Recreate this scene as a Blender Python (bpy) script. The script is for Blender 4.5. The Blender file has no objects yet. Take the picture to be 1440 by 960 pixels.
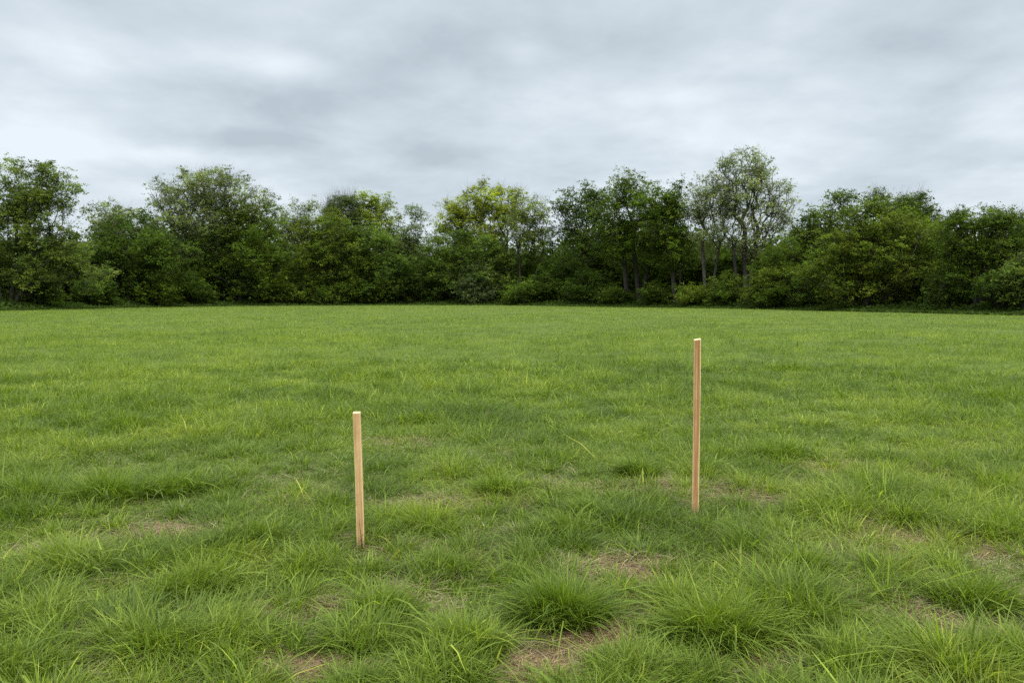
import bpy, math
import numpy as np
rng = np.random.default_rng(7)
S = bpy.context.scene
COL = S.collection
R = math.radians

# ------------------------------------------------------------------ camera
F = 1040.0                      # focal length in pixels of the 1440 px frame
HOR = 415.0
P = math.atan((480 - HOR) / F)
EYE = 1.60
cam = bpy.data.cameras.new('camera')
camo = bpy.data.objects.new('camera', cam)
COL.objects.link(camo)
cam.sensor_width = 36.0
cam.lens = F / 1440 * 36.0
cam.clip_start = 0.05
cam.clip_end = 6000
camo.location = (0, 0, EYE)
camo.rotation_euler = (R(90) - P, 0, 0)
S.camera = camo

def ray(px, py):
    u = (px - 720) / F
    v = (480 - py) / F
    return np.array([u, math.cos(P) + v * math.sin(P), -math.sin(P) + v * math.cos(P)])

def at(px, py, Y):              # point at depth Y
    d = ray(px, py)
    return np.array([0, 0, EYE]) + d * (Y / d[1])

def ground_at(px, py):
    d = ray(px, py)
    return np.array([0, 0, EYE]) + d * (-EYE / d[2])

# ------------------------------------------------------------------ noise
_tab = np.random.default_rng(3).random((8, 256, 256))
def vnoise(x, y, k=0):
    xi = np.floor(x).astype(int); yi = np.floor(y).astype(int)
    fx = x - xi; fy = y - yi
    fx = fx * fx * (3 - 2 * fx); fy = fy * fy * (3 - 2 * fy)
    t = _tab[k % 8]
    a = t[xi % 256, yi % 256]; b = t[(xi + 1) % 256, yi % 256]
    c = t[xi % 256, (yi + 1) % 256]; d = t[(xi + 1) % 256, (yi + 1) % 256]
    return (a * (1 - fx) + b * fx) * (1 - fy) + (c * (1 - fx) + d * fx) * fy

def fbm(x, y, k=0, o=4):
    s = 0; a = .5; n = 0
    for i in range(o):
        s = s + a * vnoise(x + 17.3 * i, y - 9.1 * i, k + i); n += a
        x = x * 2.03; y = y * 2.03; a *= .55
    return s / n

def sstep(a, b, x):
    t = np.clip((x - a) / (b - a), 0, 1)
    return t * t * (3 - 2 * t)

def terrain(x, y):
    near = 1 - sstep(25, 60, np.hypot(x, y))
    return (fbm(x * .55, y * .55, 1) - .5) * .10 * near + (fbm(x * .05, y * .05, 5, 2) - .5) * .10 * sstep(8, 40, np.hypot(x, y))

# ------------------------------------------------------------------ mesh helpers
def mesh_np(name, V, loops, sizes, col=None, mat=None, smooth=False, mats=None, midx=None):
    me = bpy.data.meshes.new(name)
    V = np.asarray(V, dtype=np.float32); loops = np.asarray(loops, dtype=np.int32); sizes = np.asarray(sizes, dtype=np.int32)
    me.vertices.add(len(V)); me.vertices.foreach_set('co', V.ravel())
    me.loops.add(len(loops)); me.loops.foreach_set('vertex_index', loops)
    me.polygons.add(len(sizes))
    st = np.zeros(len(sizes), dtype=np.int32); st[1:] = np.cumsum(sizes)[:-1]
    me.polygons.foreach_set('loop_start', st)
    me.polygons.foreach_set('use_smooth', np.full(len(sizes), smooth))
    me.update(calc_edges=True)
    if col is not None:
        ca = me.color_attributes.new('tone', 'FLOAT_COLOR', 'POINT')
        c4 = np.ones((len(V), 4), dtype=np.float32); c4[:, :3] = col
        ca.data.foreach_set('color', c4.ravel())
    if mat: me.materials.append(mat)
    return me

def link(name, me, parent=None):
    o = bpy.data.objects.new(name, me)
    COL.objects.link(o)
    if parent: o.parent = parent
    return o

def tag(o, label=None, cat=None, group=None, kind=None):
    if label: o['label'] = label
    if cat: o['category'] = cat
    if group: o['group'] = group
    if kind: o['kind'] = kind
    return o

# ------------------------------------------------------------------ materials
def new_mat(name):
    m = bpy.data.materials.new(name); m.use_nodes = True
    nt = m.node_tree; nt.nodes.clear()
    out = nt.nodes.new('ShaderNodeOutputMaterial')
    return m, nt, out

def leafy(name, trans, rough, spec, tmul=(1.15, 1.25, .7)):
    m, nt, out = new_mat(name)
    N = nt.nodes.new; L = nt.links.new
    a = N('ShaderNodeAttribute'); a.attribute_name = 'tone'
    p = N('ShaderNodeBsdfPrincipled'); p.inputs['Roughness'].default_value = rough
    p.inputs['Specular IOR Level'].default_value = spec
    t = N('ShaderNodeBsdfTranslucent')
    mul = N('ShaderNodeMix'); mul.data_type = 'RGBA'; mul.blend_type = 'MULTIPLY'
    mul.inputs['Factor'].default_value = 1
    mul.inputs[7].default_value = (*tmul, 1)
    L(a.outputs['Color'], mul.inputs[6]); L(mul.outputs[2], t.inputs['Color'])
    L(a.outputs['Color'], p.inputs['Base Color'])
    mx = N('ShaderNodeMixShader'); mx.inputs[0].default_value = trans
    L(p.outputs[0], mx.inputs[1]); L(t.outputs[0], mx.inputs[2]); L(mx.outputs[0], out.inputs['Surface'])
    return m

M_GRASS = leafy('grass_blades', .45, .55, .25)
M_LEAF = leafy('tree_leaves', .45, .7, .1)

def bark(name, c1, c2):
    m, nt, out = new_mat(name)
    N = nt.nodes.new; L = nt.links.new
    p = N('ShaderNodeBsdfPrincipled'); p.inputs['Roughness'].default_value = .9
    tc = N('ShaderNodeTexCoord'); mp = N('ShaderNodeMapping'); mp.inputs['Scale'].default_value = (6, 6, 1.2)
    n = N('ShaderNodeTexNoise'); n.inputs['Scale'].default_value = 1.5; n.inputs['Detail'].default_value = 6
    cr = N('ShaderNodeValToRGB'); cr.color_ramp.elements[0].color = (*c1, 1); cr.color_ramp.elements[1].color = (*c2, 1)
    cr.color_ramp.elements[0].position = .35; cr.color_ramp.elements[1].position = .7
    L(tc.outputs['Object'], mp.inputs[0]); L(mp.outputs[0], n.inputs['Vector']); L(n.outputs['Fac'], cr.inputs[0])
    L(cr.outputs[0], p.inputs['Base Color'])
    b = N('ShaderNodeBump'); b.inputs['Strength'].default_value = .6; b.inputs['Distance'].default_value = .03
    L(n.outputs['Fac'], b.inputs['Height']); L(b.outputs[0], p.inputs['Normal'])
    L(p.outputs[0], out.inputs['Surface'])
    return m
M_BARK = bark('dark_bark', (.018, .016, .011), (.055, .047, .034))
M_BARK2 = bark('grey_bark', (.04, .036, .026), (.10, .088, .066))

M_BARK3 = bark('mossy_bark', (.030, .034, .018), (.075, .080, .045))

# ------------------------------------------------------------------ field edge (photo x -> depth)
EX = [-400, 0, 240, 350, 560, 720, 850, 1000, 1200, 1440, 1900]
EY = [434.5 + 8, 434.5, 430.2, 428.7, 427.6, 428.0, 429.6, 432, 436, 441, 452]
ED = [1508 / (y - HOR) for y in EY]
def edge(px): return float(np.interp(px, EX, ED))
_ang = np.array([(x - 720) / F for x in EX])
def edge_ang(u): return np.interp(u, _ang, ED)

# ------------------------------------------------------------------ ground
def axis(lim, near, n1, n2):
    a = np.linspace(0, near, n1)
    b = near * (lim / near) ** np.linspace(0, 1, n2)[1:]
    h = np.concatenate([a, b])
    return h
hx = axis(2600, 14, 150, 60); gx = np.concatenate([-hx[::-1][:-1], hx])
hy = axis(3000, 16, 180, 70); gy = np.concatenate([-np.array([2000, 600, 150, 40, 10, 4, 1.5]), hy])
XX, YY = np.meshgrid(gx, gy)
ZZ = terrain(XX, YY)
V = np.stack([XX.ravel(), YY.ravel(), ZZ.ravel()], 1)
nx, ny = len(gx), len(gy)
i, j = np.meshgrid(np.arange(nx - 1), np.arange(ny - 1))
q = np.stack([j * nx + i, j * nx + i + 1, (j + 1) * nx + i + 1, (j + 1) * nx + i], -1).reshape(-1, 4)
u = V[:, 0] / np.maximum(V[:, 1], .5)
wood = sstep(-1, 2.5, V[:, 1] - edge_ang(u)) * (V[:, 1] > 20)

# bare, dead patches of the photo: pixel -> ground, radius x / y in metres
DEAD = [(815, 893, .22, .30, 1.0), (745, 940, .14, .16, 1.0), (668, 778, .24, .22, .55), (1335, 885, .18, .25, .9), (1205, 775, .3, .25, .7),
        (1040, 915, .16, .2, .8), (960, 700, .22, .22, .75), (1275, 748, .28, .25, .8), (1160, 655, .45, .5, .65), (1040, 688, .35, .3, .65),
        (1360, 665, .4, .45, .7), (425, 705, .3, .25, .55), (505, 760, .16, .15, .6), (575, 772, .2, .2, .6), (410, 940, .2, .14, .9),
        (560, 620, .4, .4, .45), (735, 632, .5, .5, .4), (200, 820, .2, .15, .2), (420, 858, .2, .15, .6), (250, 752, .2, .15, .2),
        (900, 800, .2, .2, .5), (1230, 850, .25, .25, .6), (520, 935, .18, .12, .8), (880, 690, .5, .2, .5), (700, 705, .4, .2, .4),
        (1400, 770, .3, .25, .5), (1230, 720, .3, .2, .5), (30, 870, .2, .2, .4), (1130, 940, .15, .15, .6)]
DEADW = [(*ground_at(a, b)[:2], c, d, e * (.3 if b < 735 else (.45 if e < .85 else (1 if b > 930 or a == 815 else .7)))) for a, b, c, d, e in DEAD]
def dead(x, y):
    m = np.zeros_like(x)
    wob = (fbm(x * 4, y * 4, 2, 3) - .5) * 1.5
    for cx, cy, rx, ry, s in DEADW:
        r = np.hypot((x - cx) / (rx * 1.1), (y - cy) / (ry * 1.1)) + wob
        m = np.maximum(m, s * (1 - sstep(.55, 1.25, r)))
    g = sstep(.52, .74, fbm(x * 1.6 + 50, y * 1.6, 4)) * .5 * (1 - sstep(5, 8, y))
    return np.maximum(m, g)
dd = dead(V[:, 0], V[:, 1])
gcol = np.stack([wood, dd * (wood < .5), 0 * dd], 1)

m, nt, out = new_mat('meadow_soil')
N = nt.nodes.new; L = nt.links.new
geo = N('ShaderNodeNewGeometry'); at_ = N('ShaderNodeAttribute'); at_.attribute_name = 'tone'
sep = N('ShaderNodeSeparateColor'); L(at_.outputs['Color'], sep.inputs[0])
def noise(scale, det=6, sc=(1, 1, 1)):
    mp = N('ShaderNodeMapping'); mp.inputs['Scale'].default_value = sc
    n = N('ShaderNodeTexNoise'); n.inputs['Scale'].default_value = scale; n.inputs['Detail'].default_value = det
    L(geo.outputs['Position'], mp.inputs[0]); L(mp.outputs[0], n.inputs['Vector']); return n.outputs['Fac']
def ramp(src, stops):
    c = N('ShaderNodeValToRGB'); el = c.color_ramp.elements
    while len(el) < len(stops): el.new(.5)
    for e, (p_, c_) in zip(el, stops): e.position = p_; e.color = (*c_, 1)
    L(src, c.inputs[0]); return c.outputs[0]
def mixc(f, a, b):
    x = N('ShaderNodeMix'); x.data_type = 'RGBA'
    if isinstance(f, float): x.inputs['Factor'].default_value = f
    else: L(f, x.inputs['Factor'])
    L(a, x.inputs[6]); L(b, x.inputs[7]); return x.outputs[2]
green = ramp(noise(22, 6), [(.3, (.035, .045, .012)), (.52, (.075, .105, .018)), (.72, (.135, .150, .042))])
thatch = ramp(noise(60, 6), [(.3, (.05, .04, .022)), (.5, (.16, .125, .075)), (.68, (.34, .28, .18))])
litter = ramp(noise(3, 6), [(.3, (.012, .013, .006)), (.7, (.035, .04, .015))])
base = mixc(sep.outputs[1], green, thatch)
base = mixc(sep.outputs[0], base, litter)
p = N('ShaderNodeBsdfPrincipled'); p.inputs['Roughness'].default_value = .95; p.inputs['Specular IOR Level'].default_value = .1
L(base, p.inputs['Base Color'])
bp = N('ShaderNodeBump'); bp.inputs['Strength'].default_value = .8; bp.inputs['Distance'].default_value = .03
L(noise(30, 6), bp.inputs['Height']); L(bp.outputs[0], p.inputs['Normal'])
L(p.outputs[0], out.inputs['Surface'])
g = link('ground', mesh_np('ground', V, q.ravel(), np.full(len(q), 4), gcol, m, True))
tag(g, 'broad level meadow ground under the grass', 'ground', kind='structure')

# ------------------------------------------------------------------ grass
DARK = np.array([.084, .130, .014]); MID = np.array([.140, .196, .018]); YEL = np.array([.212, .256, .030])
COOL = np.array([.098, .146, .030]); STRAW = np.array([.42, .35, .19]); BROWN = np.array([.20, .15, .078])

def blades(x, y, h, w, az, lean, droop, col, seg, z0=None):
    """curved tapering blades; az = direction of lean"""
    n = len(x)
    z = terrain(x, y) - .01 if z0 is None else z0
    face = az + math.pi / 2 + rng.normal(0, .5, n)
    dx, dy = np.cos(az), np.sin(az); fx, fy = np.cos(face), np.sin(face)
    vs = []; ts = np.linspace(0, 1, seg + 1)
    for k, t in enumerate(ts):
        r = h * (lean * t + droop * t * t)
        zz = h * (t - .55 * np.minimum(droop, 1.6) * t ** 2.6)
        zz = np.maximum(zz, .012)
        cx = x + dx * r; cy = y + dy * r; cz = z + zz * (1 if k else 0)
        wd = w * (.75 + .5 * t) * (1 - t ** 2.2) * .5 if k < seg else 0 * w
        if k == 0: wd = w * .35
        if k < seg:
            vs.append(np.stack([cx - fx * wd, cy - fy * wd, cz], 1)); vs.append(np.stack([cx + fx * wd, cy + fy * wd, cz], 1))
        else: vs.append(np.stack([cx, cy, cz], 1))
    nv = 2 * seg + 1
    V = np.stack(vs, 1).reshape(-1, 3)
    base = (np.arange(n) * nv)[:, None]
    f = []
    for k in range(seg - 1): f += [2 * k, 2 * k + 1, 2 * k + 3, 2 * k + 2]
    f += [2 * seg - 2, 2 * seg - 1, 2 * seg]
    loops = (base + np.array(f)[None]).ravel()
    sizes = np.tile(np.array([4] * (seg - 1) + [3]), n)
    C = np.repeat(col, nv, axis=0)
    return V, loops, sizes, C

def cells(x, y, s, seed):
    ca, sa = math.cos(seed), math.sin(seed)
    X = (x * ca - y * sa) / s; Y = (x * sa + y * ca) / s
    best = np.full(len(x), 9e9); bx = np.zeros(len(x)); by = np.zeros(len(x)); hsh = np.zeros(len(x))
    xi = np.floor(X).astype(int); yi = np.floor(Y).astype(int)
    for a in (-1, 0, 1):
        for b in (-1, 0, 1):
            t0 = _tab[seed % 8][(xi + a) % 256, (yi + b) % 256]; t1 = _tab[(seed + 1) % 8][(xi + a) % 256, (yi + b) % 256]
            px = xi + a + t0; py = yi + b + t1
            d = (px - X) ** 2 + (py - Y) ** 2
            k = d < best
            best = np.where(k, d, best); bx = np.where(k, px, bx); by = np.where(k, py, by)
            hsh = np.where(k, _tab[(seed + 2) % 8][(xi + a) % 256, (yi + b) % 256], hsh)
    px, py = bx * s, by * s
    return px * ca + py * sa, -px * sa + py * ca, hsh

parts = []
def emit(x, y, h, w, az, lean, droop, col):
    dist = np.hypot(x, y)
    for lo, hi, seg in ((0, 7, 4), (7, 18, 2), (18, 999, 1)):
        k = (dist >= lo) & (dist < hi)
        if k.any(): parts.append(blades(x[k], y[k], h[k], w[k], az[k], lean[k], droop[k], col[k], seg))

def toneof(x, y, n):
    """blade colour: patchy meadow"""
    a = fbm(x * .42 + 5, y * .42, 2)           # 2 m patches
    b = fbm(x * .09 + 9, y * .05, 6, 3)        # broad drifts
    c = fbm(x * 1.7, y * 1.7, 3, 3)
    t = np.clip(.47 + (a - .5) * .8 + (b - .5) * .35 + (c - .5) * 1.5 + rng.normal(0, .2, n), 0, 1)[:, None]
    col = np.where(t < .5, DARK + (MID - DARK) * t * 2, MID + (YEL - MID) * (t * 2 - 1))
    cool = sstep(.5, .68, fbm(x * .25 + 80, y * .2, 0))[:, None] * .2
    col = col * (1 - cool) + (COOL * (.7 + .9 * t)) * cool
    return col * rng.lognormal(-.04, .25, (n, 1)).clip(.4, 1.8)

NB = 2200000
dmin, dmax = 1.7, 128.0
Y0 = dmin * (dmax / dmin) ** (rng.random(NB) ** 1.2)
X0 = (rng.random(NB) * 2 - 1) * (.75 * Y0 + 2.9)
keep = Y0 < edge_ang(X0 / Y0) + rng.normal(0, .4, NB)
X0, Y0 = X0[keep], Y0[keep]
n = len(X0)
lay = rng.random(n)
# tuft pull
c1x, c1y, h1 = cells(X0, Y0, .33, 2)
c2x, c2y, h2 = cells(X0, Y0, .85, 5)
use2 = lay < .35
cx = np.where(use2, c2x, c1x); cy = np.where(use2, c2y, c1y); hs = np.where(use2, h2, h1)
tuft = (hs > .35) & (rng.random(n) < .6) & (Y0 < 30)
k = np.where(tuft, rng.uniform(.25, .9, n), 1)
x = cx + (X0 - cx) * k; y = cy + (Y0 - cy) * k
x = np.where(tuft, x, X0); y = np.where(tuft, y, Y0)
dist = np.hypot(x - cx, y - cy)
hn = fbm(x * .7, y * .7, 7)                    # height drifts
hn2 = fbm(x * .23 + 30, y * .23, 1, 3)
dm = dead(x, y)
h = .075 + .085 * np.clip((hn - .36) * 2.4, 0, 1.2) + .05 * np.clip((hn2 - .4) * 3, 0, 1)
h = h * np.where(tuft, .85 + .75 * hs, np.where(y < 12, .72, .8)) * rng.lognormal(0, .28, n)
h = h * (1 - .72 * dm)
h = h * (.78 + .22 * sstep(5, 9, y))
for sx_, sy_ in ((507, 772), (977, 724)):
    gs = ground_at(sx_, sy_); h = h * (1 - .62 * np.exp(-(((x - gs[0]) / .13) ** 2 + ((y - gs[1] + .15) / .2) ** 2)))
h = np.clip(h, .02, .34)
out_az = np.arctan2(y - cy, x - cx)
wind = R(8)
rnd_az = rng.uniform(-math.pi, math.pi, n)
az = np.where(tuft & (rng.random(n) < .75), out_az + rng.normal(0, .6, n), np.where(rng.random(n) < .35, wind + rng.normal(0, .9, n), rnd_az))
lean = np.where(tuft, .12 + .8 * dist + rng.exponential(.18, n), rng.uniform(.05, .8, n))
droop = np.abs(rng.normal(.35, .4, n)).clip(0, 1.8)
wid = .0048 * rng.lognormal(0, .33, n) * np.maximum(1, Y0 / 6.5) ** .92
wid = wid * np.where(rng.random(n) < .08 - .06 * sstep(8, 16, Y0), 1.9, 1)
col = toneof(x, y, n)
c3 = fbm(x * 2.6 + 7, y * 2.6, 5, 3)
brown = rng.random(n) < (.035 + .075 * (1 - sstep(5, 10, y)) * sstep(.35, .6, c3) + .7 * dm)
scol = STRAW + (BROWN - STRAW) * rng.random((n, 1)) ** 1.3
col = np.where(brown[:, None], scol * rng.uniform(.6, 1.15, (n, 1)), col)
yw = (rng.random(n) < .09 - .06 * sstep(6, 14, Y0))[:, None]
col = np.where(yw & ~brown[:, None], col * np.array([1.7, 1.45, 1.5]), col)
lean = np.where(brown, lean + rng.uniform(.3, 1.4, n), lean)
droop = np.where(brown, droop + .4, droop)
h = np.where(brown, np.minimum(h, rng.uniform(.03, .11, n)), h)
tang = rng.random(n) < .22; droop = np.where(tang, droop + rng.uniform(.4, 1.2, n), droop)
# thin out the dead ground
ok = rng.random(n) > .72 * dm * (~brown)
emit(x[ok], y[ok], h[ok], wid[ok], az[ok], lean[ok], droop[ok], col[ok])

# the big tussocks of the foreground: pixel of their foot, spread, height, blades
TUFTS = [(792, 862, .17, .30, 2300, .2), (1012, 888, .19, .29, 2300, .5), (700, 690, .16, .22, 900, .35), (655, 905, .15, .24, 1300, .6), (540, 860, .14, .22, 1200, .4),
         (520, 905, .15, .22, 1100, .4), (95, 800, .22, .25, 1500, .7), (190, 905, .14, .2, 900, .6), (280, 830, .18, .22, 1100, .5), (1365, 850, .16, .25, 1400, .4),
         (1400, 750, .18, .24, 1000, .4), (900, 670, .14, .24, 1000, .2), (1095, 640, .3, .24, 1200, .1), (1120, 800, .14, .22, 1000, .5), (320, 905, .15, .22, 1000, .6),
         (40, 700, .25, .3, 1500, .1), (150, 700, .25, .3, 1300, .15), (240, 690, .22, .26, 1000, .2), (60, 880, .16, .22, 900, .6), (830, 725, .14, .22, 800, .3),
         (610, 800, .13, .18, 700, .4), (440, 800, .13, .2, 800, .5), (350, 760, .18, .24, 900, .3), (1190, 930, .13, .2, 900, .5), (1320, 700, .2, .2, 800, .4),
         (1280, 590, .35, .22, 1000, .3), (600, 590, .3, .2, 900, .2), (180, 600, .3, .24, 1000, .15), (380, 600, .3, .24, 1000, .2), (800, 745, .15, .2, 800, .3),
         (620, 945, .14, .2, 900, .6), (900, 935, .12, .17, 700, .6), (780, 960, .12, .14, 500, .6), (1430, 930, .15, .22, 900, .5), (10, 950, .15, .2, 900, .6), (330, 640, .2, .2, 700, .2),
         (745, 560, .3, .2, 600, .15), (1110, 520, .6, .22, 900, .1), (1410, 560, .5, .24, 900, .1), (480, 525, .7, .24, 900, .1), (880, 565, .3, .22, 700, .1)]
for px, py, rad, hh, nb, tn in TUFTS:
    tn = tn * .6 + .2
    c = ground_at(px, py)
    rad = rad * 1.0; wa = rng.uniform(-3.1, 3.1); r = rad * rng.random(nb) ** .55; a = rng.uniform(-math.pi, math.pi, nb)
    xx = c[0] + r * np.cos(a) * 1.25; yy = c[1] + r * np.sin(a)
    az = np.where(rng.random(nb) < .45, a + rng.normal(0, .7, nb), wa + rng.normal(0, .9, nb))
    hq = hh * .80 * rng.lognormal(-.12, .3, nb) * (1 - .45 * (r / rad) ** 2)
    ln = .08 + .3 * (r / rad) + rng.exponential(.14, nb)
    dr = np.abs(rng.normal(.25, .25, nb)) + .25 * (r / rad)
    wq = .0054 * rng.lognormal(0, .3, nb) * max(1, c[1] / 5.2) ** .9
    tt = np.clip(tn + rng.normal(0, .2, nb), 0, 1)[:, None]
    cc = np.where(tt < .5, DARK + (MID - DARK) * tt * 2, MID + (YEL - MID) * (tt * 2 - 1)) * rng.normal(1, .15, (nb, 1)).clip(.6, 1.4)
    pale = rng.random(nb) < .07
    cc[pale] *= np.array([1.7, 1.5, 1.6])
    fl = rng.random(nb) < .05                   # a few broad arching blades
    wq[fl] *= 2.0; dr[fl] += .7; hq[fl] *= 1.2
    emit(xx, yy, hq, wq, az, ln, dr, cc)

for sx_, sy_ in ((507, 772), (977, 724)):
    gs = ground_at(sx_, sy_); nb = 260
    a = rng.uniform(-math.pi, math.pi, nb); rr = rng.uniform(.035, .10, nb)
    cc = toneof(gs[0] + rr * np.cos(a), gs[1] + rr * np.sin(a), nb)
    dry = rng.random(nb) < .3; cc[dry] = STRAW * rng.uniform(.5, 1, (int(dry.sum()), 1))
    emit(gs[0] + rr * np.cos(a), gs[1] + rr * np.sin(a), rng.uniform(.02, .075, nb), .0036 * rng.lognormal(0, .3, nb), a + rng.normal(0, .8, nb), rng.uniform(0, .6, nb), rng.uniform(.1, .9, nb), cc)

# dead litter lying on the ground
nl = 200000
sel = rng.integers(0, len(DEADW), nl)
DW = np.array(DEADW)
lx = DW[sel, 0] + rng.normal(0, .55, nl) * DW[sel, 2] * 1.3; ly = DW[sel, 1] + rng.normal(0, .55, nl) * DW[sel, 3] * 1.3
kk = rng.random(nl) < np.clip(dead(lx, ly) * 1.2, 0, 1)
lx, ly = lx[kk], ly[kk]; nl = len(lx)
lc = (STRAW * np.array([1.05, .97, .98]) + (BROWN * np.array([1.15, 1, 1.05]) - STRAW) * rng.random((nl, 1)) ** 1.1) * rng.uniform(.3, 1.35, (nl, 1))
emit(lx, ly, rng.uniform(.025, .075, nl), .0042 * rng.lognormal(0, .3, nl) * np.maximum(1, ly / 5), rng.uniform(-3.2, 3.2, nl), rng.uniform(.8, 1.6, nl), rng.uniform(.9, 1.7, nl), lc)

off = 0; VV = []; LL = []; SS = []; CC = []
for v, l, s, c in parts:
    VV.append(v); LL.append(l + off); SS.append(s); CC.append(c); off += len(v)
print('GRASS verts', off)
gr = link('grass', mesh_np('grass', np.concatenate(VV), np.concatenate(LL), np.concatenate(SS), np.concatenate(CC), M_GRASS, False))
tag(gr, 'lush uneven meadow grass with tussocks and dead straw patches', 'grass', kind='stuff')
del VV, LL, SS, CC, parts

# ------------------------------------------------------------------ trees
def tubes(A, B, ra, rb, sides=5):
    d = B - A; ln = np.linalg.norm(d, axis=1, keepdims=True) + 1e-9; d = d / ln
    ref = np.where(np.abs(d[:, 2:3]) < .9, np.array([[0, 0, 1.]]), np.array([[1., 0, 0]]))
    u = np.cross(d, ref); u /= np.linalg.norm(u, axis=1, keepdims=True); v = np.cross(d, u)
    th = np.arange(sides) / sides * 2 * math.pi
    ring = np.cos(th)[None, :, None] * u[:, None] + np.sin(th)[None, :, None] * v[:, None]
    VA = A[:, None] + ring * ra[:, None, None]; VB = B[:, None] + ring * rb[:, None, None]
    V = np.concatenate([VA, VB], 1).reshape(-1, 3)
    b = (np.arange(len(A)) * 2 * sides)[:, None]
    f = []
    for k in range(sides):
        k2 = (k + 1) % sides; f += [k, k2, sides + k2, sides + k]
    loops = (b + np.array(f)[None]).ravel()
    return V, loops, np.full(len(A) * sides, 4)

def leaves(C, size, col, up=.35):
    n = len(C)
    nrm = rng.normal(0, 1, (n, 3)); nrm[:, 2] += up * 2; nrm /= np.linalg.norm(nrm, axis=1, keepdims=True)
    a = rng.normal(0, 1, (n, 3)); u = np.cross(nrm, a); u /= np.linalg.norm(u, axis=1, keepdims=True); v = np.cross(nrm, u)
    s = (size * rng.lognormal(0, .3, n))[:, None]
    pts = np.stack([C - u * s * .5, C + v * s * .32, C + u * s * .5, C - v * s * .32], 1).reshape(-1, 3)
    return pts, np.arange(4 * n), np.full(n, 4), np.repeat(col, 4, axis=0)

def in_lobes(lobes, n, D, shell):
    wts = np.array([l[2] * l[3] for l in lobes], float) ** 1.2; wts /= wts.sum()
    idx = rng.choice(len(lobes), n, p=wts)
    L = np.array([(*at(l[0], l[1], D), l[2] * D / F, l[3] * D / F) for l in lobes])[idx]
    d = rng.normal(0, 1, (n, 3)); d /= np.linalg.norm(d, axis=1, keepdims=True)
    r = rng.random(n) ** (1 / (3 + shell))
    r = r * rng.normal(1, .07, n)
    pt = L[:, :3] + d * r[:, None] * np.stack([L[:, 3], np.minimum(L[:, 3], L[:, 4] * 1.3 + 1) * .9, L[:, 4]], 1)
    pt[:, 2] = np.maximum(pt[:, 2], .5)
    return pt

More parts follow.
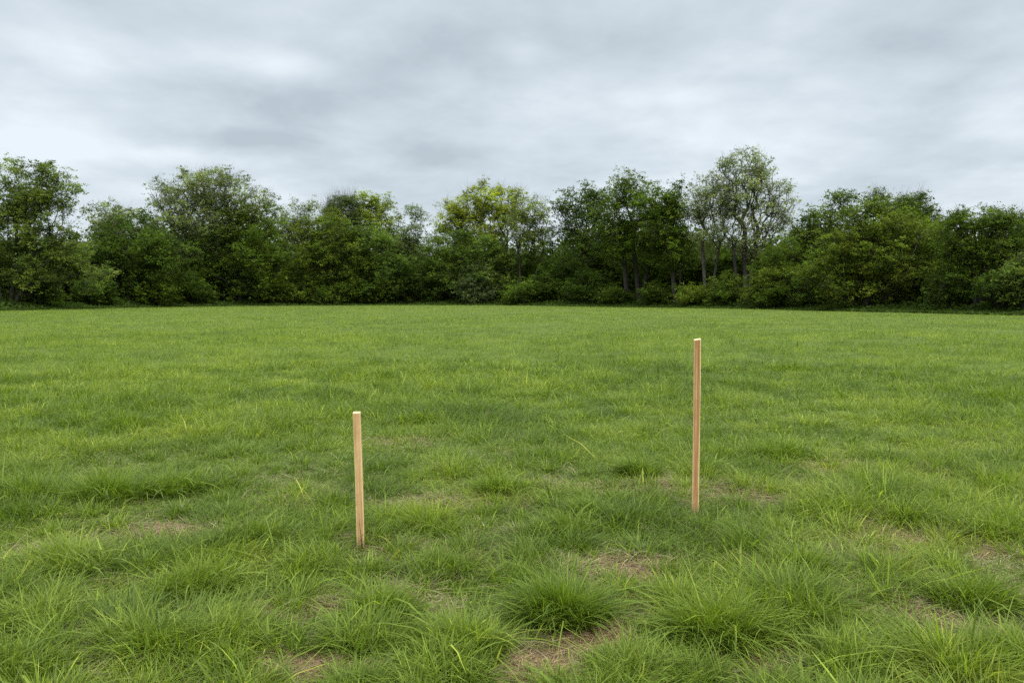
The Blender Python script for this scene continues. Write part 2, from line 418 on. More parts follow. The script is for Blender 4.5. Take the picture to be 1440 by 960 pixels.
def make_tree(name, label, cat, px, D, lobes, trunk_h=.45, nclus=260, per=60, sig=.55, leaf=.24, col=(.06, .10, .02), var=.32, shell=1.2,
              r0=.22, barkm=None, trunks=None, twigs=5, twig_len=.9, twig_up=.3, group='trees along the far edge of the meadow', fleck=0.0, tipr=.013):
    col = np.array(col)
    base = np.array([(px - 720) / F * D, D, 0.0]); base[2] = float(terrain(base[0:1], base[1:2])[0])
    root = bpy.data.objects.new(name, None); COL.objects.link(root)
    root.location = base; root.empty_display_size = 1
    tag(root, label, cat, group)
    if per < 35: nclus = int(nclus * 1.45)
    r0 *= .85
    nclus = int(nclus * 1.25)
    M_ = max(10, nclus // 8)
    Q_ = in_lobes(lobes, M_, D, shell)
    own = rng.integers(0, M_, nclus)
    rr_ = np.mean([l[3] for l in lobes]) * D / F
    P_ = Q_[own] + rng.normal(0, 1, (nclus, 3)) * np.array([1, 1, .62]) * rr_ * .21
    free = rng.random(nclus) < .45
    P_[free] = in_lobes(lobes, int(free.sum()), D, shell)
    P_[:, 2] = np.maximum(P_[:, 2], .4)
    own_t = rng.normal(1, var * .8, M_)[own]
    top = P_[:, 2].max(); cen = P_.mean(0)
    # trunk(s)
    nodes = []; par = []; istrunk = []
    starts = trunks or [(px, 0.0, None)]
    for tx, _, lean_px in starts:
        b0 = np.array([(tx - 720) / F * D, D + rng.normal(0, .3), -.1])
        th = top * trunk_h
        tgt_x = ((lean_px if lean_px is not None else tx) - 720) / F * D
        end = np.array([tgt_x * .8 + cen[0] * .2 if lean_px is None else tgt_x, D, th * rng.uniform(.95, 1.1)])
        nseg = max(4, int(th / .8)); prev = -1
        ph = rng.uniform(0, 6, 2)
        for s in range(nseg + 1):
            t = s / nseg
            p_ = b0 * (1 - t) + end * t + np.array([math.sin(t * 5 + ph[0]), math.sin(t * 4 + ph[1]), 0]) * .18 * t
            nodes.append(p_); par.append(prev); prev = len(nodes) - 1
    ntr = len(nodes)
    NA = np.zeros((ntr + nclus * 8, 3)); NA[:ntr] = nodes; cnt = ntr
    PL = np.zeros(len(NA))
    for s in range(1, ntr):
        if par[s] >= 0: PL[s] = PL[par[s]] + np.linalg.norm(NA[s] - NA[par[s]])
    hgt = np.linalg.norm(P_ - NA[ntr - 1], axis=1)
    tip = np.zeros(nclus, int)
    for ii in np.argsort(hgt):
        q_ = P_[ii]; d = NA[:cnt] - q_
        hor = np.hypot(d[:, 0], d[:, 1]); dist_ = np.sqrt(hor ** 2 + d[:, 2] ** 2)
        cost = dist_ + .45 * PL[:cnt] + 1.4 * np.maximum(0, d[:, 2] + .45 * hor) + .5 * np.maximum(0, 1.2 - NA[:cnt, 2])
        k0 = int(np.argmin(cost)); a0 = NA[k0].copy()
        L_ = np.linalg.norm(q_ - a0); ns = int(min(7, max(1, round(L_ / .9))))
        prev = k0
        for s in range(1, ns + 1):
            t = s / ns
            pt = a0 * (1 - t) + q_ * t
            pt[2] += (-.10 if q_[2] - a0[2] > .4 * L_ else .06) * L_ * math.sin(math.pi * t) 
            if s < ns: pt += rng.normal(0, .05, 3) * min(L_, 3)
            NA[cnt] = pt; PL[cnt] = PL[prev] + np.linalg.norm(pt - NA[prev]); par.append(prev); prev = cnt; cnt += 1
        tip[ii] = prev
    NA = NA[:cnt]; par_ = np.array(par)
    load = np.zeros(cnt)
    load[tip] += 1
    for k_ in range(cnt - 1, -1, -1):
        if par_[k_] >= 0: load[par_[k_]] += load[k_]
    rad = tipr * np.maximum(load, .7) ** .52
    rmax = rad.max(); rad = rad * np.where(rad > .05, 1, 1)
    if rmax > 0: rad = np.where(load > 8, rad * (r0 / rmax) ** np.clip((rad - .04) / (rmax - .04 + 1e-6), 0, 1), rad)
    e = np.where(par_ >= 0)[0]
    ra = np.minimum(rad[par_[e]], rad[e] * 1.45); rb = rad[e]
    low = (NA[par_[e], 2] < .6) ; ra = np.where(low, ra * 1.35, ra)
    big = rb > .04
    VV = []; LL = []; SS = []; o_ = 0
    A = NA[par_[e]]; B = NA[e]
    B = B + (B - A) * .03
    for msk, sd in ((big, 7), (~big, 4)):
        if msk.any():
            v, l, s = tubes(A[msk], B[msk], ra[msk], rb[msk], sd); VV.append(v); LL.append(l + o_); SS.append(s); o_ += len(v)
    # twigs
    if twigs:
        if per > 34: twigs = min(twigs, 3); twig_len *= .6
        T = np.repeat(P_, twigs, axis=0)
        dr = rng.normal(0, 1, T.shape); dr[:, 2] = np.abs(dr[:, 2]) * .6 + twig_up * 2
        outw = T - cen; outw /= np.linalg.norm(outw, axis=1, keepdims=True) + 1e-6
        dr += outw * .8; dr /= np.linalg.norm(dr, axis=1, keepdims=True)
        ln = twig_len * rng.lognormal(0, .35, len(T))[:, None]
        T0 = T + rng.normal(0, .15, T.shape)
        v, l, s = tubes(T0, T0 + dr * ln, np.full(len(T), tipr * .7), np.full(len(T), tipr * .3), 3)
        VV.append(v); LL.append(l + o_); SS.append(s); o_ += len(v)
    tv = np.concatenate(VV) - base
    tm = mesh_np('trunk', tv, np.concatenate(LL), np.concatenate(SS), None, barkm or M_BARK, True)
    link('trunk', tm, root)
    # crown
    if per:
        cl_t = (rng.normal(1, var * .7, nclus) * own_t).clip(.4, 1.8)
        reps = rng.poisson(per * (2.3 if per < 35 else 1.8) * rng.lognormal(0, .35, nclus))
        I = np.repeat(np.arange(nclus), reps)
        # leaves gather on small sprays within each cluster
        ns_ = 7
        spr = rng.normal(0, 1, (nclus, ns_, 3)) * np.array([1, 1, .75]) * sig
        sj = rng.integers(0, ns_, len(I))
        C_ = P_[I] + spr[I, sj] + rng.normal(0, 1, (len(I), 3)) * np.array([1, 1, .6]) * sig * .36
        C_[:, 2] = np.maximum(C_[:, 2], .15)
        lc = col[None] * cl_t[I][:, None] * rng.normal(1, .09, (len(I), 1)).clip(.6, 1.4)
        warm = rng.normal(0, .04, (len(I), 1)) + rng.normal(0, .09, (nclus, 1))[I]
        lc = lc * np.concatenate([1 + warm, 1 + .4 * warm, 1 - .3 * warm], 1)
        if fleck:
            fk = rng.random(len(I)) < fleck
            lc[fk] = lc[fk] * np.array([1.6, 1.5, 1.5])
        v, l, s, c = leaves(C_, leaf * .84, np.maximum(lc, .003), .8)
        link('crown', mesh_np('crown', v - base, l, s, c, M_LEAF, False), root)
    return root

# leaf colours
G_DK = (.056, .088, .010); G_MD = (.080, .118, .012); G_OL = (.102, .134, .015); G_BR = (.090, .132, .016)
G_GY = (.160, .190, .058); G_YL = (.250, .285, .026); G_TW = (.100, .125, .040)

AIRY = dict(per=26, sig=.50, leaf=.25, twigs=6, shell=1.0)
T = make_tree
def E(px, o): return edge(px) + o

T('broadleaf_tree', 'tall loose green tree at the far left edge, half out of the picture', 'tree', 16, E(16, 6),
  [(20, 262, 52, 40), (48, 268, 40, 42), (88, 272, 17, 32), (60, 312, 52, 34), (5, 330, 62, 50), (60, 365, 62, 42), (98, 340, 22, 22), (110, 385, 42, 28), (20, 395, 60, 26)], nclus=620, per=60, sig=.45, leaf=.2, col=(.120, .158, .028), r0=.3,
  trunks=[(16, 0, 30), (24, 0, 62), (8, 0, -10)], trunk_h=.5)
T('slender_tree', 'small pale airy tree rising behind the dark bushes near the left', 'tree', 160, E(160, 22),
  [(160, 308, 30, 24), (190, 318, 34, 20), (162, 332, 32, 20), (140, 322, 12, 14)], nclus=150, per=30, sig=.5, leaf=.24, col=G_GY, r0=.22, barkm=M_BARK2)
T('bushy_tree', 'low dark bushy tree between the far left tree and the big round tree', 'tree', 185, E(185, 6),
  [(190, 345, 52, 42), (170, 380, 45, 38), (225, 370, 36, 44), (140, 372, 26, 34)], nclus=300, per=55, sig=.6, leaf=.26, col=G_DK, r0=.25, trunk_h=.4)
T('round_crowned_tree', 'big round open crowned tree with visible limbs, left of the middle', 'tree', 268, E(268, 12),
  [(255, 290, 40, 38), (288, 268, 44, 30), (330, 275, 42, 30), (365, 290, 28, 26), (290, 310, 62, 38), (232, 282, 18, 22), (275, 345, 50, 30)], nclus=540, per=28, sig=.46, leaf=.22, col=G_GY, r0=.38,
  trunks=[(266, 0, 262), (274, 0, 305)], trunk_h=.42, twigs=6, tipr=.015)
T('bushy_tree', 'broad dense dark green tree standing right in front of the big round tree', 'tree', 338, E(338, 5),
  [(345, 335, 48, 46), (372, 320, 30, 36), (315, 360, 42, 40), (360, 380, 50, 40), (300, 390, 36, 34)], nclus=420, per=55, sig=.6, leaf=.26, col=G_MD, r0=.3, trunk_h=.4)
T('forked_tree', 'pale thin tree with a forked dark trunk behind the gap left of the olive tree', 'tree', 405, E(405, 14),
  [(412, 305, 22, 22), (432, 305, 16, 20), (400, 325, 22, 26), (425, 335, 24, 24)], nclus=150, per=20, sig=.5, leaf=.24, col=G_GY, r0=.25, trunks=[(402, 0, 396), (408, 0, 420)], trunk_h=.55)
T('dome_tree', 'dense olive green dome shaped tree right of the forked trunk', 'tree', 440, E(440, 5),
  [(455, 330, 34, 38), (435, 360, 40, 40), (470, 360, 40, 50), (420, 395, 34, 26)], nclus=340, per=52, sig=.6, leaf=.25, col=G_OL, r0=.28, trunk_h=.4)
T('twiggy_tree', 'thinly leaved grey green twiggy tree with upright twigs beside the bright yellow green crown', 'tree', 480, E(480, 14),
  [(478, 300, 24, 26), (492, 298, 16, 24), (465, 310, 16, 22), (485, 335, 24, 26)], nclus=230, per=33, sig=.45, leaf=.2, col=(.105, .140, .036), r0=.22, barkm=M_BARK3, twigs=7, twig_len=1.5, twig_up=1.3, trunk_h=.5)
T('yellow_green_tree', 'bright yellow green tree top between the twiggy tree and the greyish tree', 'tree', 528, E(528, 13),
  [(518, 288, 20, 19), (545, 292, 14, 18), (505, 298, 16, 18), (530, 310, 32, 26), (520, 335, 40, 30)], nclus=320, per=42, sig=.45, leaf=.23, col=(.20, .245, .024), r0=.24, trunk_h=.5)
T('bushy_tree', 'bright green leafy tree below the yellow green top', 'tree', 505, E(505, 5),
  [(495, 335, 26, 26), (520, 345, 34, 36), (490, 375, 34, 40), (535, 385, 40, 34)], nclus=360, per=52, sig=.55, leaf=.25, col=(.085, .13, .018), r0=.28, trunk_h=.4)
T('greyish_tree', 'dull grey green tree with fine upright branches left of the central gap', 'tree', 568, E(568, 8),
  [(572, 315, 24, 25), (585, 325, 14, 22), (560, 345, 30, 34), (580, 355, 22, 30), (565, 385, 26, 28)], nclus=300, per=40, sig=.5, leaf=.22, col=(.100, .130, .036), r0=.24, barkm=M_BARK3, twigs=3, twig_up=.9, twig_len=1.2)
T('yellow_green_tree', 'wide open yellow green tree with dark limbs in the middle of the tree line', 'tree', 688, E(688, 13),
  [(688, 282, 38, 26), (655, 290, 30, 22), (632, 305, 22, 24), (716, 290, 28, 26), (690, 312, 52, 26), (640, 325, 26, 18), (672, 340, 40, 22)], nclus=500, per=26, sig=.42, leaf=.24, col=G_YL, r0=.34,
  trunks=[(684, 0, 680), (694, 0, 712)], trunk_h=.5, tipr=.015)
T('slender_tree', 'pale yellow green tree with a bent dark trunk just right of the open yellow tree', 'tree', 730, E(730, 8),
  [(748, 296, 24, 22), (740, 318, 28, 24), (760, 315, 14, 24), (745, 345, 26, 18)], nclus=170, per=22, sig=.45, leaf=.22, col=(.14, .18, .035), r0=.24, trunks=[(730, 0, 730), (737, 0, 768)], trunk_h=.52)
T('leafy_tree', 'low full green tree in front of the open yellow green tree', 'tree', 650, E(650, 5),
  [(640, 340, 28, 26), (665, 350, 34, 28), (620, 370, 28, 38), (655, 385, 44, 36), (700, 378, 30, 40), (612, 345, 14, 20)], nclus=420, per=50, sig=.5, leaf=.24, col=(.090, .132, .018), r0=.28, trunk_h=.38, var=.28)
T('leafy_tree', 'dark green rounded tree just right of the central bent trunk', 'tree', 820, E(820, 9),
  [(815, 292, 34, 26), (838, 290, 22, 26), (800, 315, 26, 34), (830, 325, 38, 34), (815, 360, 44, 34)], nclus=360, per=40, sig=.55, leaf=.25, col=G_DK, r0=.32, trunk_h=.45)
T('leafy_tree', 'tall pointed dark green tree with twin trunks right of the middle', 'tree', 898, E(898, 6),
  [(872, 262, 22, 25), (892, 268, 16, 24), (858, 282, 24, 24), (880, 300, 44, 34), (905, 320, 40, 34), (860, 335, 34, 30), (900, 355, 42, 22)], nclus=430, per=42, sig=.5, leaf=.24, col=G_MD, r0=.42,
  trunks=[(898, 0, 890), (884, 0, 872), (901, 0, 916)], trunk_h=.5)
T('leafy_tree', 'dark green tree with a feathery top left of the pale airy pair', 'tree', 950, E(950, 5),
  [(936, 278, 18, 25), (950, 290, 18, 24), (920, 295, 22, 26), (940, 318, 34, 34), (945, 355, 32, 30)], nclus=320, per=42, sig=.5, leaf=.24, col=G_MD, r0=.32,
  trunks=[(948, 0, 940), (954, 0, 958)], trunk_h=.5)
T('airy_tree', 'thin feathery pale green tree touching the left side of the tallest tree', 'tree', 992, E(992, 6),
  [(990, 268, 20, 22), (1005, 262, 14, 18), (980, 288, 18, 24), (1005, 300, 24, 34), (990, 330, 24, 34)], nclus=200, per=17, sig=.42, leaf=.2, col=(.20, .23, .09), r0=.26, twig_len=.7,
  trunks=[(990, 0, 988), (994, 0, 1012)], trunk_h=.5, barkm=M_BARK2)
T('airy_tree', 'tallest tree of the line, open crown showing its dark limbs against the sky', 'tree', 1047, E(1047, 8),
  [(1048, 232, 32, 25), (1030, 248, 18, 25), (1068, 252, 18, 27), (1048, 270, 36, 34), (1096, 285, 20, 30), (1078, 305, 28, 30), (1030, 305, 26, 34), (1050, 335, 34, 26), (1100, 312, 14, 18)], nclus=440, per=16, sig=.38, leaf=.2, col=(.22, .25, .10), r0=.40, twig_len=.6,
  trunks=[(1046, 0, 1046), (1049, 0, 1062), (1042, 0, 1024)], trunk_h=.48, tipr=.015)
T('leafy_tree', 'grey green tree with two small tops right of the tallest tree', 'tree', 1160, E(1160, 12),
  [(1150, 312, 26, 22), (1186, 288, 19, 21), (1135, 325, 20, 20), (1170, 330, 40, 34), (1130, 355, 40, 30)], nclus=300, per=36, sig=.5, leaf=.23, col=G_MD, r0=.3, trunk_h=.45)
T('leafy_tree', 'airy green treetop showing above the broad dense tree on the right', 'tree', 1262, E(1262, 14),
  [(1238, 288, 18, 19), (1262, 296, 24, 20), (1290, 298, 22, 22), (1280, 325, 40, 30), (1310, 325, 14, 18)], nclus=240, per=30, sig=.42, leaf=.2, col=G_MD, r0=.3, trunk_h=.5)
T('dome_tree', 'broad dense round green tree filling the right side of the tree line', 'tree', 1215, E(1215, 4),
  [(1215, 320, 38, 34), (1245, 315, 44, 30), (1190, 350, 44, 36), (1280, 345, 46, 40), (1240, 360, 60, 44), (1175, 385, 40, 38), (1300, 385, 38, 42), (1235, 395, 60, 32)], nclus=640, per=55, sig=.45, leaf=.2, col=G_OL, r0=.36, trunk_h=.4, var=.26)
T('layered_tree', 'flat topped tree with layered sprays and dark trunk near the right edge', 'tree', 1374, E(1374, 5),
  [(1372, 308, 38, 17), (1345, 322, 24, 16), (1405, 315, 28, 18), (1420, 330, 22, 24), (1350, 350, 30, 22), (1400, 355, 40, 26), (1385, 382, 42, 20)], nclus=420, per=44, sig=.36, leaf=.17, col=G_MD, r0=.26,
  trunks=[(1372, 0, 1366), (1377, 0, 1385)], trunk_h=.5)
T('airy_tree', 'sparse thin tree cut off by the right edge of the picture', 'tree', 1452, E(1452, 12),
  [(1440, 325, 22, 22), (1465, 318, 30, 26), (1455, 350, 36, 30)], nclus=150, per=20, sig=.4, leaf=.19, col=G_DK, r0=.2)
T('leafy_tree', 'small yellowish green tree low at the right edge of the picture', 'tree', 1436, E(1436, 3),
  [(1432, 392, 22, 26), (1455, 380, 30, 34), (1425, 412, 18, 16)], nclus=190, per=45, sig=.35, leaf=.17, col=(.095, .13, .022), r0=.12, trunk_h=.35)

# understory shrubs, each its own thing
SH = [(60, 4, 24, 22, G_MD, 'dark shrub at the foot of the tall left tree'),
      (135, 4, 28, 18, G_DK, 'low dark shrub right of the tall left tree'),
      (210, 3, 34, 24, G_MD, 'shadowy shrub under the low dark bushy tree'),
      (262, 5, 30, 28, G_DK, 'very dark shrub hiding the foot of the big round tree'),
      (393, 3, 26, 16, G_OL, 'pale low shrub below the forked trunk'),
      (455, 3, 40, 18, G_MD, 'wide low shrub under the olive dome tree'),
      (515, 3, 26, 20, G_MD, 'small shrub under the bright leafy tree'),
      (585, 4, 26, 34, G_DK, 'dark tall shrub filling the central gap'),
      (668, 2, 22, 28, (.10, .13, .045), 'pale grey green willowy shrub in front of the middle trees'),
      (735, 2, 26, 13, G_BR, 'bright green weedy shrub at the foot of the bent trunk'),
      (775, 6, 26, 24, G_DK, 'dark shrub in the shade right of the bent trunk'),
      (825, 4, 30, 24, G_DK, 'dark tall shrub below the rounded dark tree'),
      (862, 3, 22, 11, G_MD, 'green shrub left of the twin trunks'),
      (925, 3, 20, 14, G_MD, 'green shrub between the twin trunks and the feathery topped tree'),
      (978, 3, 24, 15, G_OL, 'olive shrub under the thin feathery tree'),
      (1020, 3, 22, 22, G_MD, 'leafy shrub left of the tallest trunk'),
      (1085, 2, 32, 30, G_OL, 'olive shrub right of the tallest trunk'),
      (1100, 5, 40, 48, G_MD, 'high green thicket behind the olive shrub by the tallest trunk'),
      (1090, 1, 18, 14, G_BR, 'small bright shrub in front of the olive shrub'),
      (1135, 3, 30, 26, G_MD, 'green shrub left of the broad dense tree'),
      (1332, 3, 26, 30, G_DK, 'dark shrub between the broad dense tree and the flat topped tree'),
      (1405, 3, 30, 22, G_DK, 'dark low shrub right of the flat topped tree')]
for px, o, rw, rh, c, lab in SH:
    D = E(px, o); m_ = D / 100
    T('shrub', lab, 'shrub', px, D, [(px, 424 - rh * .9, rw, rh), (px - rw * .5, 424 - rh * .5, rw * .7, rh * .6), (px + rw * .6, 424 - rh * .5, rw * .6, rh * .6)],
      nclus=int(60 + rw * rh * .10), per=45, sig=.42 * m_, leaf=.2 * m_, col=c, r0=.09, trunk_h=.3, twigs=0, group='shrubs along the foot of the trees')

# the wood behind, reads as one mass
nw = 480000
pxs = rng.uniform(-320, 1800, nw)
Dw = np.interp(pxs, EX, ED) + 10 + 26 * rng.random(nw) ** .8
Xw = (pxs - 720) / F * Dw
WX = [-300, 0, 100, 130, 215, 300, 390, 420, 500, 590, 605, 700, 780, 830, 960, 1000, 1110, 1150, 1300, 1330, 1440, 1900]
WY = [330, 330, 338, 330, 308, 300, 302, 330, 312, 325, 340, 335, 330, 312, 305, 335, 340, 312, 308, 335, 330, 330]
lim = (415 - (np.interp(pxs, WX, WY) + 12 + 40 * (fbm(pxs / 22, Dw / 6, 3, 4) - .5) * 2)) / F * Dw + 1.6
Zw = lim * rng.random(nw) ** .62 * (1 - .35 * (rng.random(nw) ** 3))
lump = fbm(Xw * .45, Dw * .3 + Zw * .45, 2, 3)
low = rng.random(nw) < .3; Zw = np.where(low, 9 * rng.random(nw) ** 1.3, Zw)
kk = (rng.random(nw) < sstep(.28, .5, lump) + .25) | (Zw < 7)
Cw = np.stack([Xw, Dw, np.maximum(Zw, .2)], 1)[kk]
cw = np.array([.060, .088, .010]) * (0.7 + .8 * fbm(Cw[:, 0] * .2, Cw[:, 2] * .3, 5, 2))[:, None] * rng.normal(1, .18, (len(Cw), 1)).clip(.5, 1.5)
v, l, s, c = leaves(Cw, np.where(Cw[:, 2:3] < 7, .75, .46)[:, 0], cw)
wd = link('woodland', mesh_np('woodland', v, l, s, c, M_LEAF, False))
tag(wd, 'dark dense woodland filling the background behind the front trees', 'woodland', kind='stuff')

# rough undergrowth where field meets trees
nu = 90000
pxs = rng.uniform(-320, 1800, nu)
De = np.interp(pxs, EX, ED)
dw = rng.random(nu) ** 1.3 * 6 - .3
Du = De + dw
Xu = (pxs - 720) / F * Du
hu = (.15 + .8 * sstep(0, 5, dw)) * (.3 + 1.4 * fbm(Xu * .35, Du * .35, 6, 3))
Zu = hu * rng.random(nu)
cu = np.array([.055, .088, .014]) * (.6 + .9 * fbm(Xu * .3, Du * .4, 4, 3))[:, None] * rng.normal(1, .15, (nu, 1)).clip(.5, 1.5)
v, l, s, c = leaves(np.stack([Xu, Du, Zu], 1), .24, cu)
ug = link('undergrowth', mesh_np('undergrowth', v, l, s, c, M_LEAF, False))
tag(ug, 'rough dark weeds and long grass at the foot of the trees', 'undergrowth', kind='stuff')

# ------------------------------------------------------------------ stakes
def wood(name, c_lo, c_mid, c_hi, seed):
    m, nt, out = new_mat(name)
    N = nt.nodes.new; L = nt.links.new
    tc = N('ShaderNodeTexCoord'); mp = N('ShaderNodeMapping'); mp.inputs['Scale'].default_value = (95, 95, 2.2); mp.inputs['Location'].default_value = (seed, seed * 2, 0)
    n = N('ShaderNodeTexNoise'); n.inputs['Scale'].default_value = 1; n.inputs['Detail'].default_value = 5; n.inputs['Distortion'].default_value = .35
    L(tc.outputs['Object'], mp.inputs[0]); L(mp.outputs[0], n.inputs['Vector'])
    cr = N('ShaderNodeValToRGB'); el = cr.color_ramp.elements; el.new(.5)
    for e_, (p_, c_) in zip(el, ((.30, c_lo), (.48, c_mid), (.70, c_hi))): e_.position = p_; e_.color = (*c_, 1)
    L(n.outputs['Fac'], cr.inputs[0])
    n2 = N('ShaderNodeTexNoise'); n2.inputs['Scale'].default_value = 9; n2.inputs['Detail'].default_value = 4
    L(tc.outputs['Object'], n2.inputs['Vector'])
    mx = N('ShaderNodeMix'); mx.data_type = 'RGBA'; mx.blend_type = 'MULTIPLY'; mx.inputs['Factor'].default_value = .5
    cr2 = N('ShaderNodeValToRGB'); cr2.color_ramp.elements[0].color = (.72, .66, .58, 1); cr2.color_ramp.elements[0].position = .35; cr2.color_ramp.elements[1].position = .65
    L(n2.outputs['Fac'], cr2.inputs[0]); L(cr.outputs[0], mx.inputs[6]); L(cr2.outputs[0], mx.inputs[7])
    p = N('ShaderNodeBsdfPrincipled'); p.inputs['Roughness'].default_value = .75; p.inputs['Specular IOR Level'].default_value = .25
    # mud rubbed on to the wood near the ground
    sz = N('ShaderNodeSeparateXYZ'); L(tc.outputs['Object'], sz.inputs[0])
    ad = N('ShaderNodeMath'); ad.operation = 'MULTIPLY_ADD'; L(n2.outputs['Fac'], ad.inputs[0]); ad.inputs[1].default_value = -.16; L(sz.outputs[2], ad.inputs[2])
    mr = N('ShaderNodeMapRange'); L(ad.outputs[0], mr.inputs[0]); mr.inputs[1].default_value = -.05; mr.inputs[2].default_value = .03; mr.inputs[3].default_value = .55; mr.inputs[4].default_value = 0
    mud = N('ShaderNodeMix'); mud.data_type = 'RGBA'; L(mr.outputs[0], mud.inputs['Factor']); L(mx.outputs[2], mud.inputs[6]); mud.inputs[7].default_value = (.10, .075, .04, 1)
    L(mud.outputs[2], p.inputs['Base Color'])
    b = N('ShaderNodeBump'); b.inputs['Strength'].default_value = .3; b.inputs['Distance'].default_value = .001
    L(n.outputs['Fac'], b.inputs['Height']); L(b.outputs[0], p.inputs['Normal'])
    L(p.outputs[0], out.inputs['Surface'])
    return m
M_W1 = wood('pale_pine', (.33, .185, .072), (.46, .28, .12), (.56, .37, .175), 3)
M_W2 = wood('reddish_pine', (.26, .115, .042), (.41, .22, .085), (.56, .35, .16), 8)
M_END_CATCHLIGHT = wood('cut_end_and_edge_catchlight', (.52, .40, .20), (.62, .49, .26), (.70, .58, .34), 5)  # pale sawn end; on the arrises it is a painted catch light
M_CRK = new_mat('crack')[0]
_p = M_CRK.node_tree.nodes.new('ShaderNodeBsdfPrincipled'); _p.inputs['Base Color'].default_value = (.05, .025, .012, 1); _p.inputs['Roughness'].default_value = .95
M_CRK.node_tree.links.new(_p.outputs[0], M_CRK.node_tree.nodes['Material Output'].inputs['Surface'])

def stake(name, label, px0, py0, px1, py1, wpx, yaw, m_side, crack, tilt, ch_w, cut):
    """square sawn stake; foot pixel (px0,py0), top pixel (px1,py1)"""
    g0 = ground_at(px0, py0); D = g0[1]
    g1 = at(px1, py1, D + tilt)
    w = wpx / F * D * .5 / (math.cos(yaw) + abs(math.sin(yaw))) * 1.0
    ax = g1 - g0; H = np.linalg.norm(ax); axn = ax / H
    ch = ch_w
    # octagonal section (square with planed arrises)
    sec = [(-w + ch, -w), (w - ch, -w), (w, -w + ch), (w, w - ch), (w - ch, w), (-w + ch, w), (-w, w - ch), (-w, -w + ch)]
    xd = np.array([math.cos(yaw), math.sin(yaw), 0]); xd = xd - axn * xd.dot(axn); xd /= np.linalg.norm(xd); yd = np.cross(axn, xd)
    lv = np.concatenate([np.linspace(-.12, H - .006, 40), [H - .001]])
    V = []; r_ = np.random.default_rng(int(px0))
    for li, t in enumerate(lv):
        k = .93 if li == len(lv) - 1 else 1
        bow = .0025 * math.sin(3.1 * t / H)
        for (a, b) in sec:
            zt = t
            if li >= len(lv) - 2: zt = t + cut[0] * a + cut[1] * b
            V.append((a * k + bow + r_.normal(0, .00022), b * k + r_.normal(0, .00022), zt))
    faces = []; mi = []
    for li in range(len(lv) - 1):
        for k in range(8):
            k2 = (k + 1) % 8
            faces.append((li * 8 + k, li * 8 + k2, (li + 1) * 8 + k2, (li + 1) * 8 + k)); mi.append(1 if (k % 2 == 1 or li == len(lv) - 2) else 0)  # arrises get the paler colour: bright edge halo and catch light painted in
    faces.append(tuple((len(lv) - 1) * 8 + k for k in range(8))); mi.append(1)
    me = bpy.data.meshes.new(name); me.from_pydata(V, [], faces)
    me.materials.append(m_side); me.materials.append(M_END_CATCHLIGHT)
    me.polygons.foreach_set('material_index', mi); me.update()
    o = link(name, me)
    from mathutils import Matrix
    Mx = Matrix(((xd[0], yd[0], axn[0], g0[0]), (xd[1], yd[1], axn[1], g0[1]), (xd[2], yd[2], axn[2], g0[2]), (0, 0, 0, 1)))
    o.matrix_world = Mx
    tag(o, label, 'stake', 'wooden survey stakes in the meadow')
    if crack:
        # a split running up from the foot on the near face: thin dark wedge proud of the wood by 0.4 mm
        cv = []; cf = []
        pts = [(-.00, 0.006), (.06, .0032), (.10, .0020), (.17, .0010), (.24, .0003)]
        for z, hw in [(t, h_) for t, h_ in pts]:
            cxx = w * .50 - z * w * 2.3 if z < .12 else w * .02 - (z - .12) * .02
            cv += [(cxx - hw, -w - .0006, z), (cxx + hw, -w - .0006, z), (cxx - hw, -w + .002, z), (cxx + hw, -w + .002, z)]
        for k in range(len(pts) - 1):
            a = 4 * k; b = a + 4
            cf += [(a, a + 1, b + 1, b), (a + 1, a + 3, b + 3, b + 1), (a + 2, a, b, b + 2)]
        cm = bpy.data.meshes.new('crack'); cm.from_pydata(cv, [], cf); cm.materials.append(M_CRK)
        c_ = link('crack', cm, o); c_['label'] = 'dark split in the wood near the ground'
    return o
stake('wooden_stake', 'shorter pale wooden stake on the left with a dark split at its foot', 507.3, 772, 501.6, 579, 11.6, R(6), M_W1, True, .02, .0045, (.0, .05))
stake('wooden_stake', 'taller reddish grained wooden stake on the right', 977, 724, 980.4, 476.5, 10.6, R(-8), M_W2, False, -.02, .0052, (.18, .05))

# ------------------------------------------------------------------ sky
W = bpy.data.worlds.new('World'); S.world = W; W.use_nodes = True
nt = W.node_tree; nt.nodes.clear(); N = nt.nodes.new; L = nt.links.new
out = N('ShaderNodeOutputWorld')
SUN_EL, SUN_ROT = R(58), R(150)
sky = N('ShaderNodeTexSky'); sky.sky_type = 'NISHITA'; sky.sun_disc = False; sky.sun_elevation = SUN_EL; sky.sun_rotation = SUN_ROT
b1 = N('ShaderNodeBackground'); b1.inputs['Strength'].default_value = .1; L(sky.outputs[0], b1.inputs[0])
tc = N('ShaderNodeTexCoord'); sx = N('ShaderNodeSeparateXYZ'); L(tc.outputs['Generated'], sx.inputs[0])
def M(op, a, b=None, c=None):
    n_ = N('ShaderNodeMath'); n_.operation = op
    for i_, v_ in enumerate((a, b, c)):
        if v_ is None: continue
        if isinstance(v_, (int, float)): n_.inputs[i_].default_value = v_
        else: L(v_, n_.inputs[i_])
    return n_.outputs[0]
zc = M('MAXIMUM', sx.outputs[2], 0.0)
den = M('ADD', zc, .17)
qx = M('DIVIDE', sx.outputs[0], den); qy = M('DIVIDE', sx.outputs[1], den)
cb = N('ShaderNodeCombineXYZ'); L(qx, cb.inputs[0]); L(qy, cb.inputs[1])
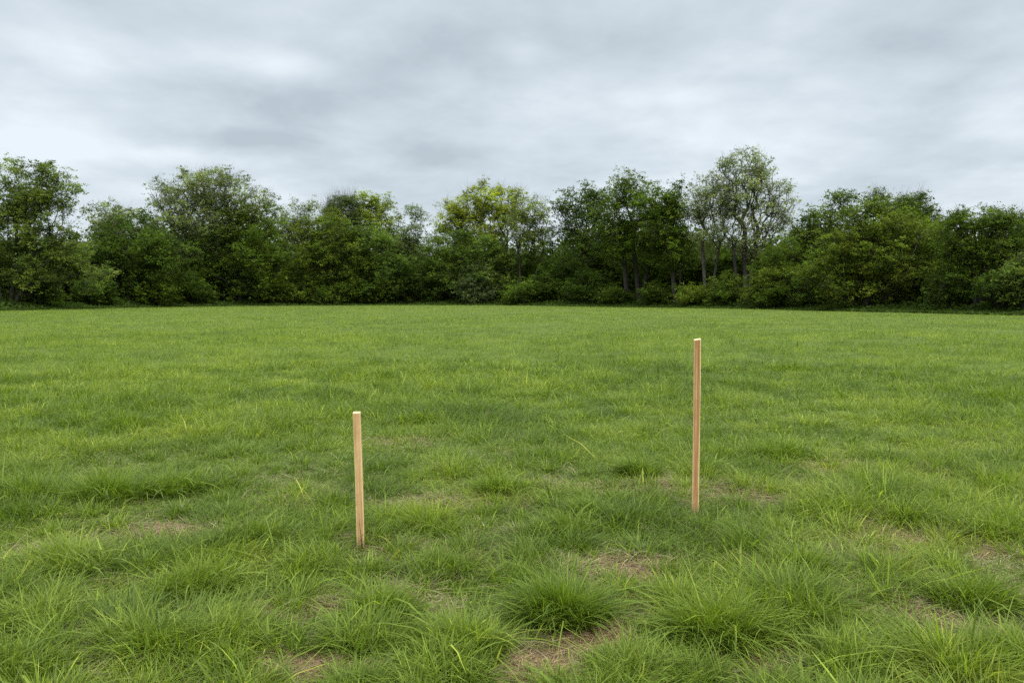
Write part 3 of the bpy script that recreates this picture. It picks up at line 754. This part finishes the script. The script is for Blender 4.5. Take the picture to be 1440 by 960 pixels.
def cn(scale, det, rough, loc, sc=(1, 1, 1), dist=0.0):
    mp = N('ShaderNodeMapping'); mp.inputs['Location'].default_value = loc; mp.inputs['Scale'].default_value = sc
    n_ = N('ShaderNodeTexNoise'); n_.inputs['Scale'].default_value = scale; n_.inputs['Detail'].default_value = det; n_.inputs['Roughness'].default_value = rough; n_.inputs['Distortion'].default_value = dist
    L(cb.outputs[0], mp.inputs[0]); L(mp.outputs[0], n_.inputs['Vector']); return n_.outputs['Fac']
big = cn(.9, 2, .5, (3.2, 1.1, 0)); med = cn(2.6, 5, .55, (7.7, 4.1, 0), (1, .9, 1), .15); fin = cn(7, 4, .55, (1, 9, 0))
val = M('ADD', M('ADD', M('MULTIPLY', big, .46), M('MULTIPLY', med, .36)), M('MULTIPLY', fin, .08))
val = M('ADD', val, .068)
# particular cloud banks: (photo x, y, spread x, spread y, brightness)
def blob(px, py, rx, ry, s):
    d = ray(px, py); d = d / np.linalg.norm(d)
    az = math.atan2(d[0], d[1]); el = math.asin(d[2])
    A_ = M('ARCTAN2', sx.outputs[0], sx.outputs[1]); E_ = M('ARCSINE', sx.outputs[2])
    a = M('DIVIDE', M('SUBTRACT', A_, az), rx / F); e = M('DIVIDE', M('SUBTRACT', E_, el), ry / F)
    r2 = M('ADD', M('MULTIPLY', a, a), M('MULTIPLY', e, e))
    return M('MULTIPLY', M('EXPONENT', M('MULTIPLY', r2, -1.0)), s * 1.25)
for bl in [(405, 95, 75, 22, .10), (300, 130, 190, 28, -.09), (620, 80, 110, 30, -.06), (880, 60, 170, 36, -.07), (1300, 130, 100, 20, -.07), (350, 200, 160, 18, -.06), (60, 60, 110, 25, .06),
           (220, 215, 200, 14, .06), (930, 135, 70, 14, .07), (740, 70, 35, 18, .07), (480, 200, 50, 14, .06), (1060, 88, 60, 14, .05), (1400, 140, 40, 30, .06), (600, 222, 60, 14, -.04), (780, 0, 200, 40, -.10), (1050, 170, 110, 25, -.05), (1250, 60, 160, 30, -.03)]:
    val = M('ADD', val, blob(*bl))
cr = N('ShaderNodeValToRGB'); el = cr.color_ramp.elements; el.new(.5)
for e_, (p_, c_) in zip(el, ((.36, (.340, .390, .430)), (.50, (.452, .506, .550)), (.63, (.570, .622, .665)))): e_.position = p_; e_.color = (*c_, 1)
L(val, cr.inputs[0])
b2 = N('ShaderNodeBackground'); L(cr.outputs[0], b2.inputs[0])
# an overcast vault is brighter towards the zenith (above the picture)
zen = M('MULTIPLY', M('SMOOTH_MIN', M('MAXIMUM', M('SUBTRACT', zc, .39), 0.0), .6, .1), 7.5)
L(M('ADD', zen, .97), b2.inputs['Strength'])
mx = N('ShaderNodeMixShader'); mx.inputs[0].default_value = .95
L(b1.outputs[0], mx.inputs[1]); L(b2.outputs[0], mx.inputs[2]); L(mx.outputs[0], out.inputs['Surface'])

sl = bpy.data.lights.new('sun', 'SUN'); sl.energy = 2.0; sl.angle = R(25); sl.color = (1, .96, .9)
so = bpy.data.objects.new('sun', sl); COL.objects.link(so)
from mathutils import Vector
sd = Vector((math.sin(SUN_ROT) * math.cos(SUN_EL), math.cos(SUN_ROT) * math.cos(SUN_EL), math.sin(SUN_EL)))
so.rotation_euler = sd.to_track_quat('Z', 'Y').to_euler(); so.location = (0, 0, 30)

S.view_settings.view_transform = 'Standard'; S.view_settings.look = 'None'
S.view_settings.exposure = 0.62; S.view_settings.gamma = 1; S.view_settings.use_curve_mapping = False
S.render.engine = 'CYCLES'
S.cycles.max_bounces = 6; S.cycles.transparent_max_bounces = 4; S.cycles.diffuse_bounces = 3
S.cycles.use_denoising = False
